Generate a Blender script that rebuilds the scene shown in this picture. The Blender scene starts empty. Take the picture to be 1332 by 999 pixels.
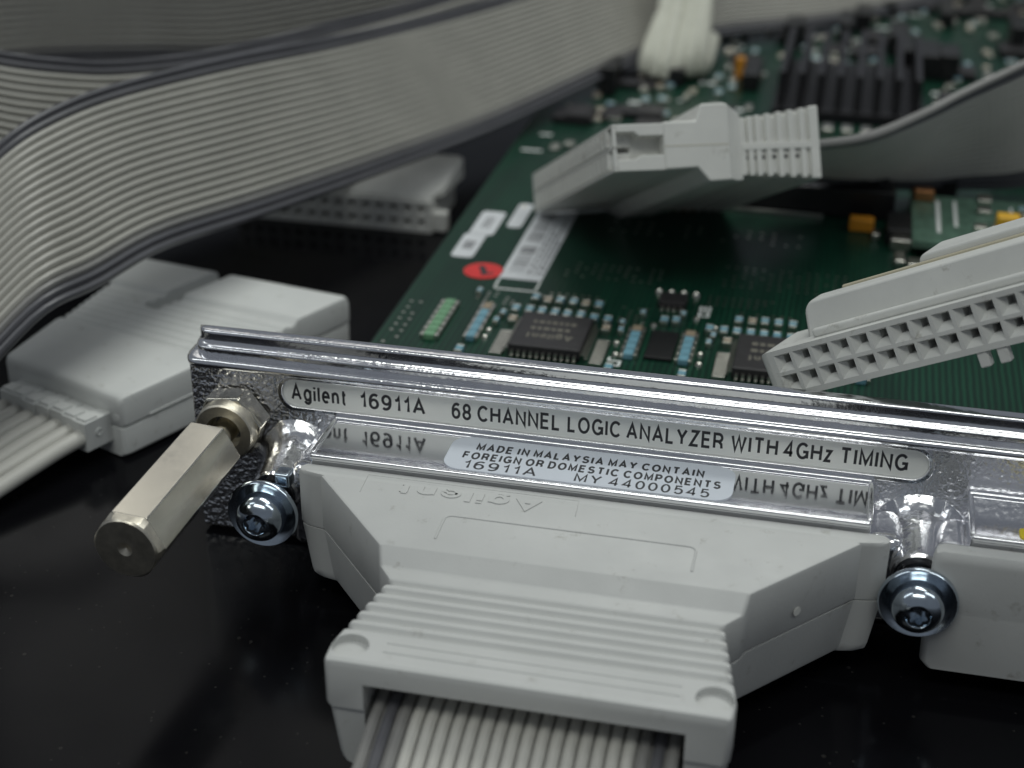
import bpy, bmesh, math, random
from mathutils import Vector, Matrix
random.seed(7)
MM = 0.001                      # everything below is written in millimetres

# ------------------------------------------------------------------ camera, world, lamps, exposure
scene = bpy.context.scene
COL = scene.collection

cam_data = bpy.data.cameras.new('camera')
cam = bpy.data.objects.new('camera', cam_data)
COL.objects.link(cam)
p_, y_, r_ = math.radians(27.07), math.radians(12.56), math.radians(0.58)
fwd = Vector((-math.sin(y_) * math.cos(p_), math.cos(y_) * math.cos(p_), -math.sin(p_)))
rgt = Vector((math.cos(y_), math.sin(y_), 0))
upv = rgt.cross(fwd)
R_ = rgt * math.cos(r_) + upv * math.sin(r_)
U_ = -rgt * math.sin(r_) + upv * math.cos(r_)
mw = Matrix((R_, U_, -fwd)).transposed().to_4x4()
mw.translation = Vector((79.2047, -164.578, 113.266)) * MM
cam.matrix_world = mw
cam_data.sensor_width = 36.0
cam_data.lens = 36.0 * 2013.8 / 1332.0
cam_data.clip_start = 0.005
cam_data.clip_end = 20.0
cam_data.dof.use_dof = True
cam_data.dof.focus_distance = 0.187
cam_data.dof.aperture_fstop = 21.0
cam_data.dof.aperture_blades = 7
scene.camera = cam

world = bpy.data.worlds.new('World')
scene.world = world
world.use_nodes = True
bg = world.node_tree.nodes['Background']
bg.inputs['Color'].default_value = (0.80, 0.88, 1.0, 1)
bg.inputs['Strength'].default_value = 0.17

def lamp(name, loc, target, sx, sy, power, color):
    d = bpy.data.lights.new(name, 'AREA')
    d.shape = 'RECTANGLE'; d.size = sx; d.size_y = sy; d.energy = power; d.color = color
    o = bpy.data.objects.new(name, d); COL.objects.link(o)
    o.location = loc
    o.rotation_euler = (Vector(target) - Vector(loc)).to_track_quat('-Z', 'Y').to_euler()
    return o
lamp('ceiling_lamp', (0.30, 0.85, 1.60), (0.03, 0.03, 0), 1.2, 0.40, 9.8, (0.97, 1.0, 0.95))
lamp('ceiling_lamp', (0.00, -0.75, 1.45), (0.03, 0.03, 0), 1.2, 0.40, 6.8, (0.97, 1.0, 0.95))
lamp('ceiling_lamp', (1.25, 0.15, 1.55), (0.03, 0.03, 0), 0.35, 1.2, 3.6, (0.95, 1.0, 1.0))
lamp('ceiling_lamp', (-1.30, -0.30, 1.50), (0.03, 0.03, 0), 0.35, 1.2, 2.8, (0.95, 1.0, 1.0))
# two dim panels added far behind, left, to give table and standoff their sheen
lamp('sheen_panel', (-0.78, 1.30, 1.15), (0.0, 0.0, 0), 0.30, 0.62, 0.42, (1.0, 0.98, 0.92))
lamp('sheen_panel', (-0.44, 1.36, 1.15), (0.0, 0.0, 0), 0.26, 0.62, 0.36, (1.0, 0.98, 0.92))

vs = scene.view_settings
vs.view_transform = 'Standard'; vs.look = 'None'; vs.exposure = 0.0; vs.gamma = 1.0
vs.use_curve_mapping = False
scene.cycles.max_bounces = 10
scene.cycles.use_denoising = True

# ------------------------------------------------------------------ materials
def mat(name, color, rough=0.5, metal=0.0, **k):
    m = bpy.data.materials.new(name); m.use_nodes = True
    nt = m.node_tree; b = nt.nodes['Principled BSDF']
    b.inputs['Base Color'].default_value = (*color, 1)
    b.inputs['Roughness'].default_value = rough
    b.inputs['Metallic'].default_value = metal
    if 'coat' in k:
        b.inputs['Coat Weight'].default_value = k['coat']
        b.inputs['Coat Roughness'].default_value = k.get('coat_rough', 0.15)
    if 'spec' in k: b.inputs['Specular IOR Level'].default_value = k['spec']
    tc = nt.nodes.new('ShaderNodeTexCoord')
    def noise(size, detail=3.0, rough_=0.55, stretch=None):
        n = nt.nodes.new('ShaderNodeTexNoise')
        n.inputs['Scale'].default_value = 1.0 / (size * MM)
        n.inputs['Detail'].default_value = detail
        n.inputs['Roughness'].default_value = rough_
        if stretch:
            mp = nt.nodes.new('ShaderNodeMapping'); mp.inputs['Scale'].default_value = stretch
            nt.links.new(tc.outputs['Object'], mp.inputs['Vector']); nt.links.new(mp.outputs['Vector'], n.inputs['Vector'])
        else:
            nt.links.new(tc.outputs['Object'], n.inputs['Vector'])
        return n
    if 'vary' in k:                                  # slow colour variation: (size, amount)
        size, amt = k['vary'][:2]
        n = noise(size, 4.0, 0.6, k['vary'][2] if len(k['vary']) > 2 else None)
        rp = nt.nodes.new('ShaderNodeValToRGB')
        rp.color_ramp.elements[0].position = 0.3; rp.color_ramp.elements[1].position = 0.7
        rp.color_ramp.elements[0].color = (*[c * (1 - amt) for c in color], 1)
        rp.color_ramp.elements[1].color = (*[min(1, c * (1 + amt)) for c in color], 1)
        nt.links.new(n.outputs['Fac'], rp.inputs['Fac']); nt.links.new(rp.outputs['Color'], b.inputs['Base Color'])
    if 'dirt' in k:                                  # sparse darker specks and smudges with a shape of their own
        n = noise(k['dirt'], 7.0, 0.72)
        rd = nt.nodes.new('ShaderNodeValToRGB')
        rd.color_ramp.elements[0].position = 0.60; rd.color_ramp.elements[0].color = (1, 1, 1, 1)
        rd.color_ramp.elements[1].position = 0.74; rd.color_ramp.elements[1].color = (0.60, 0.58, 0.54, 1)
        mx = nt.nodes.new('ShaderNodeMix'); mx.data_type = 'RGBA'; mx.blend_type = 'MULTIPLY'; mx.inputs[0].default_value = 1.0
        src = b.inputs['Base Color'].links[0].from_socket
        nt.links.new(n.outputs['Fac'], rd.inputs['Fac']); nt.links.new(src, mx.inputs[6]); nt.links.new(rd.outputs['Color'], mx.inputs[7])
        nt.links.new(mx.outputs[2], b.inputs['Base Color'])
    if 'rvary' in k:                                 # roughness variation: (size, lo, hi)
        size, lo, hi = k['rvary'][:3]
        n = noise(size, 5.0, 0.65, k['rvary'][3] if len(k['rvary']) > 3 else None)
        mr = nt.nodes.new('ShaderNodeMapRange')
        mr.inputs['From Min'].default_value = 0.3; mr.inputs['From Max'].default_value = 0.7
        mr.inputs['To Min'].default_value = lo; mr.inputs['To Max'].default_value = hi
        nt.links.new(n.outputs['Fac'], mr.inputs['Value']); nt.links.new(mr.outputs['Result'], b.inputs['Roughness'])
    if 'bump' in k:                                  # (size, height mm)
        size, h = k['bump'][:2]
        n = noise(size, k.get('bdetail', 2.0), 0.5, k['bump'][2] if len(k['bump']) > 2 else None)
        bp = nt.nodes.new('ShaderNodeBump')
        bp.inputs['Strength'].default_value = 1.0
        bp.inputs['Distance'].default_value = h * MM
        nt.links.new(n.outputs['Fac'], bp.inputs['Height']); nt.links.new(bp.outputs['Normal'], b.inputs['Normal'])
    return m

M = {}
M['plastic'] = mat('light_grey_plastic', (0.555, 0.56, 0.545), 0.48, vary=(9, 0.035), bump=(0.35, 0.012), spec=0.4, dirt=3.2, rvary=(5, 0.36, 0.56))
M['plastic_cool'] = mat('cool_grey_plastic', (0.645, 0.655, 0.635), 0.45, vary=(11, 0.04), bump=(0.35, 0.012), spec=0.4, dirt=3.2, rvary=(5, 0.36, 0.56))
M['plastic_white'] = mat('off_white_plastic', (0.70, 0.70, 0.66), 0.5, vary=(7, 0.04), bump=(0.4, 0.012), spec=0.4, dirt=3.2, rvary=(5, 0.36, 0.56))
M['plastic_grey'] = mat('connector_grey_plastic', (0.655, 0.66, 0.63), 0.48, vary=(6, 0.05), bump=(0.4, 0.012), spec=0.4, dirt=3.2, rvary=(5, 0.36, 0.56))
M['seam'] = mat('yellowed_seam', (0.50, 0.46, 0.34), 0.6)
M['wire'] = mat('grey_wire_sheath', (0.41, 0.40, 0.36), 0.40, vary=(8, 0.06))
M['wire_pale'] = mat('pale_wire_sheath', (0.56, 0.55, 0.505), 0.40, vary=(8, 0.05))
M['wire_dark'] = mat('dark_grey_wire_sheath', (0.105, 0.105, 0.115), 0.40, vary=(8, 0.1))
M['wire_mid'] = mat('mid_grey_wire_sheath', (0.24, 0.235, 0.225), 0.40, vary=(8, 0.08))
M['cord'] = mat('white_cord', (0.66, 0.66, 0.56), 0.55, vary=(4, 0.08), bump=(0.8, 0.1))
M['chrome'] = mat('smooth_chrome', (0.88, 0.88, 0.90), 0.07, 1.0, rvary=(6, 0.05, 0.13), bump=(0.9, 0.006), bdetail=3.0)
M['chrome_lip'] = mat('cast_chrome', (0.90, 0.90, 0.92), 0.13, 1.0, rvary=(5, 0.09, 0.20), bump=(0.9, 0.035), bdetail=2.0)
M['chrome_mid'] = mat('orange_peel_chrome', (0.88, 0.88, 0.90), 0.16, 1.0, bump=(1.0, 0.09), bdetail=1.0)
M['chrome_ham'] = mat('pebbled_chrome', (0.92, 0.92, 0.94), 0.27, 1.0, bump=(0.62, 0.36), bdetail=1.0)
def fade_pebbles():
    # the casting is pebbled at its left end and smoother along the rest
    nt = M['chrome_ham'].node_tree; tc = [n for n in nt.nodes if n.type == 'TEX_COORD'][0]; bp = [n for n in nt.nodes if n.type == 'BUMP'][0]
    sx = nt.nodes.new('ShaderNodeSeparateXYZ'); mr = nt.nodes.new('ShaderNodeMapRange')
    mr.inputs['From Min'].default_value = -0.050; mr.inputs['From Max'].default_value = -0.036; mr.inputs['To Min'].default_value = 1.0; mr.inputs['To Max'].default_value = 0.38
    nt.links.new(tc.outputs['Object'], sx.inputs[0]); nt.links.new(sx.outputs['X'], mr.inputs['Value']); nt.links.new(mr.outputs['Result'], bp.inputs['Strength'])
fade_pebbles()
M['nickel'] = mat('worn_nickel', (0.75, 0.71, 0.61), 0.17, 1.0, vary=(16, 0.04), rvary=(1.3, 0.15, 0.21))
M['nickel_end'] = mat('stained_nickel', (0.76, 0.71, 0.60), 0.40, 1.0, vary=(1.4, 0.20), bump=(0.8, 0.03))
M['zinc'] = mat('blue_zinc', (0.55, 0.62, 0.69), 0.16, 1.0, vary=(2.5, 0.12), bump=(0.5, 0.008))
M['black_metal'] = mat('blackened_metal', (0.02, 0.02, 0.022), 0.3)
M['label'] = mat('pale_label_film', (0.92, 0.93, 0.88), 0.35, vary=(15, 0.03))
M['sticker'] = mat('white_sticker_film', (0.64, 0.68, 0.74), 0.35, vary=(10, 0.03))
M['ink'] = mat('black_ink', (0.028, 0.028, 0.032), 0.45)
M['silk'] = mat('white_silkscreen', (0.72, 0.74, 0.72), 0.6)
M['silk_dim'] = mat('faded_chip_print', (0.16, 0.15, 0.12), 0.6)
M['red'] = mat('red_sticker', (0.70, 0.03, 0.03), 0.5, vary=(2, 0.08))
M['yellow'] = mat('yellow_sticker', (0.75, 0.58, 0.03), 0.5)
M['paper'] = mat('white_paper_sticker', (0.66, 0.68, 0.70), 0.6, vary=(4, 0.04))
M['print_grey'] = mat('grey_print', (0.12, 0.12, 0.13), 0.6)
M['chip'] = mat('chip_epoxy', (0.024, 0.022, 0.024), 0.42, vary=(2, 0.2), bump=(0.2, 0.01))
M['tin'] = mat('tinned_lead', (0.72, 0.70, 0.64), 0.28, 1.0, vary=(0.8, 0.1))
M['cap_blue'] = mat('blue_chip_capacitor', (0.16, 0.34, 0.42), 0.4, vary=(1, 0.12))
M['cap_beige'] = mat('beige_chip_capacitor', (0.30, 0.24, 0.17), 0.5, vary=(1, 0.12))
M['res_green'] = mat('green_resistor_array', (0.16, 0.34, 0.19), 0.45, vary=(1, 0.12))
M['tantal'] = mat('orange_capacitor', (0.62, 0.26, 0.02), 0.45)
M['tantal_y'] = mat('yellow_capacitor', (0.75, 0.42, 0.03), 0.45)
M['black_plastic'] = mat('black_plastic', (0.012, 0.012, 0.013), 0.35)
M['heat'] = mat('black_anodised', (0.014, 0.013, 0.016), 0.4)
M['copper'] = mat('copper_wire', (0.55, 0.26, 0.12), 0.4, 1.0)

def table_material():
    m = mat('black_laminate', (0.004, 0.004, 0.005), 0.10, spec=0.09)
    nt = m.node_tree; b = nt.nodes['Principled BSDF']
    tc = [n for n in nt.nodes if n.type == 'TEX_COORD'][0]
    n1 = nt.nodes.new('ShaderNodeTexNoise'); n1.inputs['Scale'].default_value = 22; n1.inputs['Detail'].default_value = 5
    mr = nt.nodes.new('ShaderNodeMapRange'); mr.inputs['From Min'].default_value = .35; mr.inputs['From Max'].default_value = .7
    mr.inputs['To Min'].default_value = .10; mr.inputs['To Max'].default_value = .24
    nt.links.new(tc.outputs['Object'], n1.inputs['Vector']); nt.links.new(n1.outputs['Fac'], mr.inputs['Value'])
    nt.links.new(mr.outputs['Result'], b.inputs['Roughness'])
    # fine hair scratches and dust specks
    mp = nt.nodes.new('ShaderNodeMapping'); mp.inputs['Scale'].default_value = (14, 320, 1); mp.inputs['Rotation'].default_value = (0, 0, 0.5)
    n2 = nt.nodes.new('ShaderNodeTexNoise'); n2.inputs['Scale'].default_value = 1.0; n2.inputs['Detail'].default_value = 2
    nt.links.new(tc.outputs['Object'], mp.inputs['Vector']); nt.links.new(mp.outputs['Vector'], n2.inputs['Vector'])
    vo = nt.nodes.new('ShaderNodeTexVoronoi'); vo.inputs['Scale'].default_value = 210
    nt.links.new(tc.outputs['Object'], vo.inputs['Vector'])
    lt = nt.nodes.new('ShaderNodeMath'); lt.operation = 'LESS_THAN'; lt.inputs[1].default_value = 0.055
    nt.links.new(vo.outputs['Distance'], lt.inputs[0])
    gt = nt.nodes.new('ShaderNodeMath'); gt.operation = 'GREATER_THAN'; gt.inputs[1].default_value = 0.745
    nt.links.new(n2.outputs['Fac'], gt.inputs[0])
    vo2 = nt.nodes.new('ShaderNodeTexVoronoi'); vo2.inputs['Scale'].default_value = 520
    nt.links.new(tc.outputs['Object'], vo2.inputs['Vector'])
    lt2 = nt.nodes.new('ShaderNodeMath'); lt2.operation = 'LESS_THAN'; lt2.inputs[1].default_value = 0.075
    nt.links.new(vo2.outputs['Distance'], lt2.inputs[0])
    mx0 = nt.nodes.new('ShaderNodeMath'); mx0.operation = 'MAXIMUM'
    nt.links.new(lt.outputs[0], mx0.inputs[0]); nt.links.new(lt2.outputs[0], mx0.inputs[1]); lt = mx0
    mx = nt.nodes.new('ShaderNodeMath'); mx.operation = 'MAXIMUM'
    nt.links.new(lt.outputs[0], mx.inputs[0]); nt.links.new(gt.outputs[0], mx.inputs[1])
    mc = nt.nodes.new('ShaderNodeMix'); mc.data_type = 'RGBA'
    mc.inputs[6].default_value = (0.004, 0.004, 0.005, 1); mc.inputs[7].default_value = (0.021, 0.020, 0.019, 1)
    nt.links.new(mx.outputs[0], mc.inputs[0]); nt.links.new(mc.outputs[2], b.inputs['Base Color'])
    return m
M['table'] = table_material()

def pcb_material():
    m = mat('green_solder_mask', (0.008, 0.06, 0.032), 0.32, spec=0.3)
    nt = m.node_tree; b = nt.nodes['Principled BSDF']
    tc = [n for n in nt.nodes if n.type == 'TEX_COORD'][0]
    # copper traces under the mask: fine parallel lines running away from the faceplate, broken up by noise
    w = nt.nodes.new('ShaderNodeTexWave'); w.wave_type = 'BANDS'; w.bands_direction = 'X'
    w.inputs['Scale'].default_value = 330; w.inputs['Distortion'].default_value = 0.6; w.inputs['Detail'].default_value = 0
    nt.links.new(tc.outputs['Object'], w.inputs['Vector'])
    mp = nt.nodes.new('ShaderNodeMapping'); mp.inputs['Scale'].default_value = (260, 36, 1)
    n = nt.nodes.new('ShaderNodeTexNoise'); n.inputs['Scale'].default_value = 1.0; n.inputs['Detail'].default_value = 2
    nt.links.new(tc.outputs['Object'], mp.inputs['Vector']); nt.links.new(mp.outputs['Vector'], n.inputs['Vector'])
    mu = nt.nodes.new('ShaderNodeMath'); mu.operation = 'MULTIPLY'
    nt.links.new(w.outputs['Fac'], mu.inputs[0]); nt.links.new(n.outputs['Fac'], mu.inputs[1])
    rp = nt.nodes.new('ShaderNodeValToRGB')
    rp.color_ramp.elements[0].position = 0.12; rp.color_ramp.elements[0].color = (0.003, 0.022, 0.014, 1)
    rp.color_ramp.elements[1].position = 0.62; rp.color_ramp.elements[1].color = (0.009, 0.062, 0.034, 1)
    nt.links.new(mu.outputs[0], rp.inputs['Fac']); nt.links.new(rp.outputs['Color'], b.inputs['Base Color'])
    bp = nt.nodes.new('ShaderNodeBump'); bp.inputs['Distance'].default_value = 0.00004; bp.inputs['Strength'].default_value = 0.6
    nt.links.new(mu.outputs[0], bp.inputs['Height']); nt.links.new(bp.outputs['Normal'], b.inputs['Normal'])
    return m
M['pcb'] = pcb_material()
M['pcb_hazed'] = mat('haze_tinted_solder_mask', (0.085, 0.155, 0.115), 0.3, vary=(2.2, 0.35), spec=0.4)  # paler green paints the hazy reflection on the mezzanine board

# ------------------------------------------------------------------ mesh helpers
class MB:
    """collects shapes (in mm) for one mesh"""
    def __init__(s): s.v = []; s.f = []
    def add(s, vs_, fs_):
        o = len(s.v); s.v += [tuple(v) for v in vs_]; s.f += [tuple(i + o for i in f) for f in fs_]; return s
    def box(s, x0, x1, y0, y1, z0, z1):
        v = [(x, y, z) for z in (z0, z1) for y in (y0, y1) for x in (x0, x1)]
        return s.add(v, [(0, 2, 3, 1), (4, 5, 7, 6), (0, 1, 5, 4), (2, 6, 7, 3), (0, 4, 6, 2), (1, 3, 7, 5)])
    def prism(s, poly, z0, z1):                       # polygon counter-clockwise in xy
        n = len(poly)
        v = [(x, y, z0) for x, y in poly] + [(x, y, z1) for x, y in poly]
        return s.add(v, [tuple(range(n - 1, -1, -1)), tuple(range(n, 2 * n))] + [(i, (i + 1) % n, n + (i + 1) % n, n + i) for i in range(n)])
    def loft(s, rings, cap=True):
        n = len(rings[0]); v = [p for r in rings for p in r]; f = []
        for a in range(len(rings) - 1):
            for i in range(n):
                j = (i + 1) % n
                f.append((a * n + i, a * n + j, (a + 1) * n + j, (a + 1) * n + i))
        if cap: f += [tuple(range(n - 1, -1, -1)), tuple(range((len(rings) - 1) * n, len(rings) * n))]
        return s.add(v, f)
    def lathe(s, prof, c=(0, 0, 0), axis=(0, -1, 0), seg=32, cap=True):   # prof: (distance along axis, radius)
        a = Vector(axis).normalized()
        u = a.orthogonal().normalized(); w = a.cross(u)
        rings = [[tuple(Vector(c) + a * d + (u * math.cos(2 * math.pi * k / seg) + w * math.sin(2 * math.pi * k / seg)) * max(r, 1e-4)) for k in range(seg)] for d, r in prof]
        return s.loft(rings, cap)
    def tube(s, pts, r, seg=10, cap=True):
        pts = [Vector(p) for p in pts]; rings = []; u = None
        for i, p in enumerate(pts):
            t = (pts[min(i + 1, len(pts) - 1)] - pts[max(i - 1, 0)]).normalized()
            if u is None: u = t.orthogonal().normalized()
            u = (u - t * u.dot(t)).normalized(); w = t.cross(u)
            rr = r[i] if isinstance(r, (list, tuple)) else r
            rings.append([tuple(p + (u * math.cos(2 * math.pi * k / seg) + w * math.sin(2 * math.pi * k / seg)) * rr) for k in range(seg)])
        return s.loft(rings, cap)
    def build(s, name, m, parent=None, smooth=True, bevel=0.0, seg=2, angle=35):
        me = bpy.data.meshes.new(name)
        me.from_pydata([(x * MM, y * MM, z * MM) for x, y, z in s.v], [], s.f)
        bm = bmesh.new(); bm.from_mesh(me); bmesh.ops.recalc_face_normals(bm, faces=bm.faces); bm.to_mesh(me); bm.free()
        return link(name, me, m, parent, smooth, bevel, seg, angle)

def link(name, me, m, parent=None, smooth=True, bevel=0.0, seg=2, angle=35):
    me.materials.clear(); me.materials.append(M[m])
    if smooth:
        me.polygons.foreach_set('use_smooth', [True] * len(me.polygons))
        if not bevel: me.set_sharp_from_angle(angle=math.radians(angle))
    o = bpy.data.objects.new(name, me); COL.objects.link(o)
    if parent: o.parent = parent
    if bevel:
        b = o.modifiers.new('soft_edges', 'BEVEL'); b.width = bevel * MM; b.segments = seg
        b.limit_method = 'ANGLE'; b.angle_limit = math.radians(30); b.harden_normals = True
    return o

def thing(name, label, cat, loc=(0, 0, 0), rot=None, group=None):
    o = bpy.data.objects.new(name, None); COL.objects.link(o)
    mw_ = (rot.to_4x4() if rot else Matrix.Identity(4)); mw_.translation = Vector(loc) * MM
    o.matrix_world = mw_; o.empty_display_size = 0.005
    o['label'] = label; o['category'] = cat
    if group: o['group'] = group
    return o

def copy_of(o, name, parent, loc):
    c = o.copy(); c.name = name; COL.objects.link(c); c.parent = parent; c.location = Vector(loc) * MM
    return c

def cut(o, cutters):
    """bake boolean differences into the object's mesh, then drop the cutters"""
    for mb in cutters:
        me = bpy.data.meshes.new('cutter'); me.from_pydata([(x * MM, y * MM, z * MM) for x, y, z in mb.v], [], mb.f)
        bm = bmesh.new(); bm.from_mesh(me); bmesh.ops.recalc_face_normals(bm, faces=bm.faces); bm.to_mesh(me); bm.free()
        c = bpy.data.objects.new('cutter', me); COL.objects.link(c)
        par = o.parent; o.parent = None
        md = o.modifiers.new('cut', 'BOOLEAN'); md.operation = 'DIFFERENCE'; md.solver = 'EXACT'; md.object = c
        keep = [x for x in o.modifiers if x != md]
        for x in keep: x.show_viewport = False
        dg = bpy.context.evaluated_depsgraph_get(); dg.update()
        new = bpy.data.meshes.new_from_object(o.evaluated_get(dg), depsgraph=dg)
        o.modifiers.remove(md)
        for x in keep: x.show_viewport = True
        old = o.data; o.data = new; new.name = old.name
        if not keep:
            new.polygons.foreach_set('use_smooth', [True] * len(new.polygons)); new.set_sharp_from_angle(angle=math.radians(35))
        o.parent = par
        bpy.data.objects.remove(c); bpy.data.meshes.remove(me)

def ar(cx, cy, rx, ry, a0, a1, n=14):
    return [(cx + rx * math.cos(math.radians(a0 + (a1 - a0) * k / n)), cy + ry * math.sin(math.radians(a0 + (a1 - a0) * k / n))) for k in range(n + 1)]
def el(cx, cy, rx, ry): return ar(cx, cy, rx, ry, 90, 450, 24)
GLYPH = {   # centre lines of plain grotesque lettering, cap height 1
    'A': (.72, [[(0, 0), (.36, 1), (.72, 0)], [(.13, .32), (.59, .32)]]), 'C': (.70, [ar(.39, .5, .39, .5, 42, 318)]),
    'D': (.66, [[(.02, 0), (0, 0), (0, 1), (.28, 1)] + ar(.28, .5, .38, .5, 80, -80, 12) + [(.28, 0), (.02, 0)]]),
    'E': (.56, [[(.56, 0), (0, 0), (0, 1), (.56, 1)], [(.02, .52), (.51, .52)]]), 'F': (.54, [[(0, 0), (0, 1), (.54, 1)], [(.02, .5), (.48, .5)]]),
    'G': (.74, [ar(.39, .5, .39, .5, 42, 330) + [(.74, .44), (.42, .44)], [(.74, .46), (.74, 0)]]), 'H': (.64, [[(0, 0), (0, 1)], [(.64, 0), (.64, 1)], [(.02, .52), (.62, .52)]]),
    'I': (.0, [[(0, 0), (0, 1)]]), 'L': (.50, [[(0, 1), (0, 0), (.50, 0)]]), 'M': (.76, [[(0, 0), (0, 1), (.38, .12), (.76, 1), (.76, 0)]]),
    'N': (.64, [[(0, 0), (0, 1), (.64, 0), (.64, 1)]]), 'O': (.78, [el(.39, .5, .39, .5)]),
    'P': (.58, [[(0, 0), (0, 1), (.32, 1)] + ar(.32, .735, .26, .265, 80, -80, 10) + [(.32, .47), (.02, .47)]]),
    'R': (.62, [[(0, 0), (0, 1), (.34, 1)] + ar(.34, .74, .26, .26, 80, -80, 10) + [(.34, .48), (.02, .48)], [(.36, .47), (.56, .3), (.6, 0)]]),
    'S': (.60, [ar(.3, .75, .27, .25, 25, 265, 12) + ar(.3, .26, .3, .26, 85, -160, 12)]), 'T': (.64, [[(0, 1), (.64, 1)], [(.32, .98), (.32, 0)]]),
    'W': (.98, [[(0, 1), (.24, 0), (.49, .96), (.74, 0), (.98, 1)]]), 'Y': (.68, [[(0, 1), (.34, .44), (.68, 1)], [(.34, .46), (.34, 0)]]), 'Z': (.60, [[(.03, 1), (.58, 1), (.0, 0), (.60, 0)]]),
    '0': (.54, [el(.27, .5, .27, .5)]), '1': (.30, [[(.0, .74), (.14, .78), (.24, .9), (.27, 1), (.27, 0)]]), '4': (.58, [[(.43, 0), (.43, 1), (0, .27), (.58, .27)]]),
    '5': (.54, [[(.50, 1), (.1, 1), (.05, .52)] + ar(.27, .33, .27, .33, 125, -150, 12)]), '6': (.54, [el(.27, .31, .27, .31), ar(.33, .55, .33, .45, 55, 190, 10) + [(.0, .3)]]),
    '8': (.54, [el(.27, .74, .24, .26), el(.27, .24, .27, .25)]), '9': (.54, [el(.27, .69, .27, .31), ar(.21, .45, .33, .45, -125, 10, 10) + [(.54, .7)]]),
    'g': (.50, [el(.25, .36, .25, .36), [(.50, .72), (.50, 0)] + ar(.25, .0, .25, .24, -5, -160, 8)]), 'i': (.0, [[(0, 0), (0, .72)], [(0, .86), (0, 1)]]), 'l': (.0, [[(0, 0), (0, 1)]]),
    'e': (.50, [[(.02, .38), (.50, .38)] + ar(.25, .36, .25, .36, 6, 310, 14)]), 'n': (.44, [[(0, 0), (0, .72)], [(.0, .45)] + ar(.22, .45, .22, .26, 170, 0, 8) + [(.44, 0)]]),
    't': (.30, [[(.12, .95), (.12, .14)] + ar(.25, .14, .13, .13, 190, 280, 4), [(0, .70), (.30, .70)]]), 'z': (.40, [[(.0, .70), (.39, .70), (.0, 0), (.41, 0)]]),
}
def text(name, body, m, parent, origin, right, up, width, height, bold=0.16, thick=0.03, gap=0.20):
    """lettering fitted to width x height (mm), lower left corner at origin; every stroke is a mitred band"""
    pens = []; x = 0.0; hb = bold / 2
    for ch in body:
        if ch == ' ': x += 0.34; continue
        gw, strokes = GLYPH[ch]
        pens += [[(px + x + hb, py) for px, py in st_] for st_ in strokes]
        x += gw + bold + gap
    total = x - gap
    sx = width / total; sy = (height - 0.0) / (1 + bold)
    R, U = Vector(right).normalized(), Vector(up).normalized(); N = R.cross(U)
    mb = MB()
    for q, st_ in enumerate(pens):
        P = [Vector((a, b)) for a, b in st_]
        P = [p for i, p in enumerate(P) if i == 0 or (p - P[i - 1]).length > 1e-4]
        closed = (P[0] - P[-1]).length < 1e-3
        if closed: P = P[:-1]
        n = len(P); Ls, Rs = [], []
        for i in range(n):
            d0 = (P[i] - P[i - 1]) if (i > 0 or closed) else (P[1] - P[0])
            d1 = (P[(i + 1) % n] - P[i]) if (i < n - 1 or closed) else (P[-1] - P[-2])
            d0 = d0.normalized(); d1 = d1.normalized()
            n0 = Vector((-d0.y, d0.x)); n1 = Vector((-d1.y, d1.x)); mm = (n0 + n1)
            mm = mm.normalized() if mm.length > 1e-4 else n1
            k = hb / max(0.42, mm.dot(n1))
            Ls.append(P[i] + mm * k); Rs.append(P[i] - mm * k)
        h = thick + 0.0006 * (q % 5)
        def W(p, hh): return tuple(Vector(origin) + R * (p.x * sx) + U * ((p.y + hb) * sy) + N * hh)
        rng = range(n if closed else n - 1)
        vs_ = [W(p, h) for p in Ls] + [W(p, h) for p in Rs] + [W(p, 0.001) for p in Ls] + [W(p, 0.001) for p in Rs]
        fs_ = []
        for i in rng:
            j = (i + 1) % n
            fs_ += [(i, j, n + j, n + i), (2 * n + i, i, n * 0 + i, 2 * n + i)][:1] + [(2 * n + i, 2 * n + j, j, i), (n + i, n + j, 3 * n + j, 3 * n + i)]
        if not closed: fs_ += [(0, n, 3 * n, 2 * n), (n - 1, 3 * n - 1, 4 * n - 1, 2 * n - 1)]
        mb.add(vs_, fs_)
    o = mb.build(name, m, parent, smooth=False)
    return o

def stadium(x0, x1, z0, z1, r, n=8):
    """rounded rectangle outline, counter-clockwise"""
    out = []
    for cx, cz, a0 in ((x1 - r, z0 + r, -90), (x1 - r, z1 - r, 0), (x0 + r, z1 - r, 90), (x0 + r, z0 + r, 180)):
        for k in range(n + 1):
            a = math.radians(a0 + 90 * k / n); out.append((cx + r * math.cos(a), cz + r * math.sin(a)))
    return out

def spline(pts, n):
    """Catmull-Rom through pts (Vectors), n samples"""
    P = [Vector(p) for p in pts]; P = [P[0] * 2 - P[1]] + P + [P[-1] * 2 - P[-2]]
    out = []; m = len(P) - 3
    for i in range(n):
        t = i / (n - 1) * m; k = min(int(t), m - 1); t -= k
        a, b, c, d = P[k:k + 4]
        out.append(0.5 * ((2 * b) + (c - a) * t + (2 * a - 5 * b + 4 * c - d) * t * t + (3 * b - a - 3 * c + d) * t ** 3))
    return out

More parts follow.
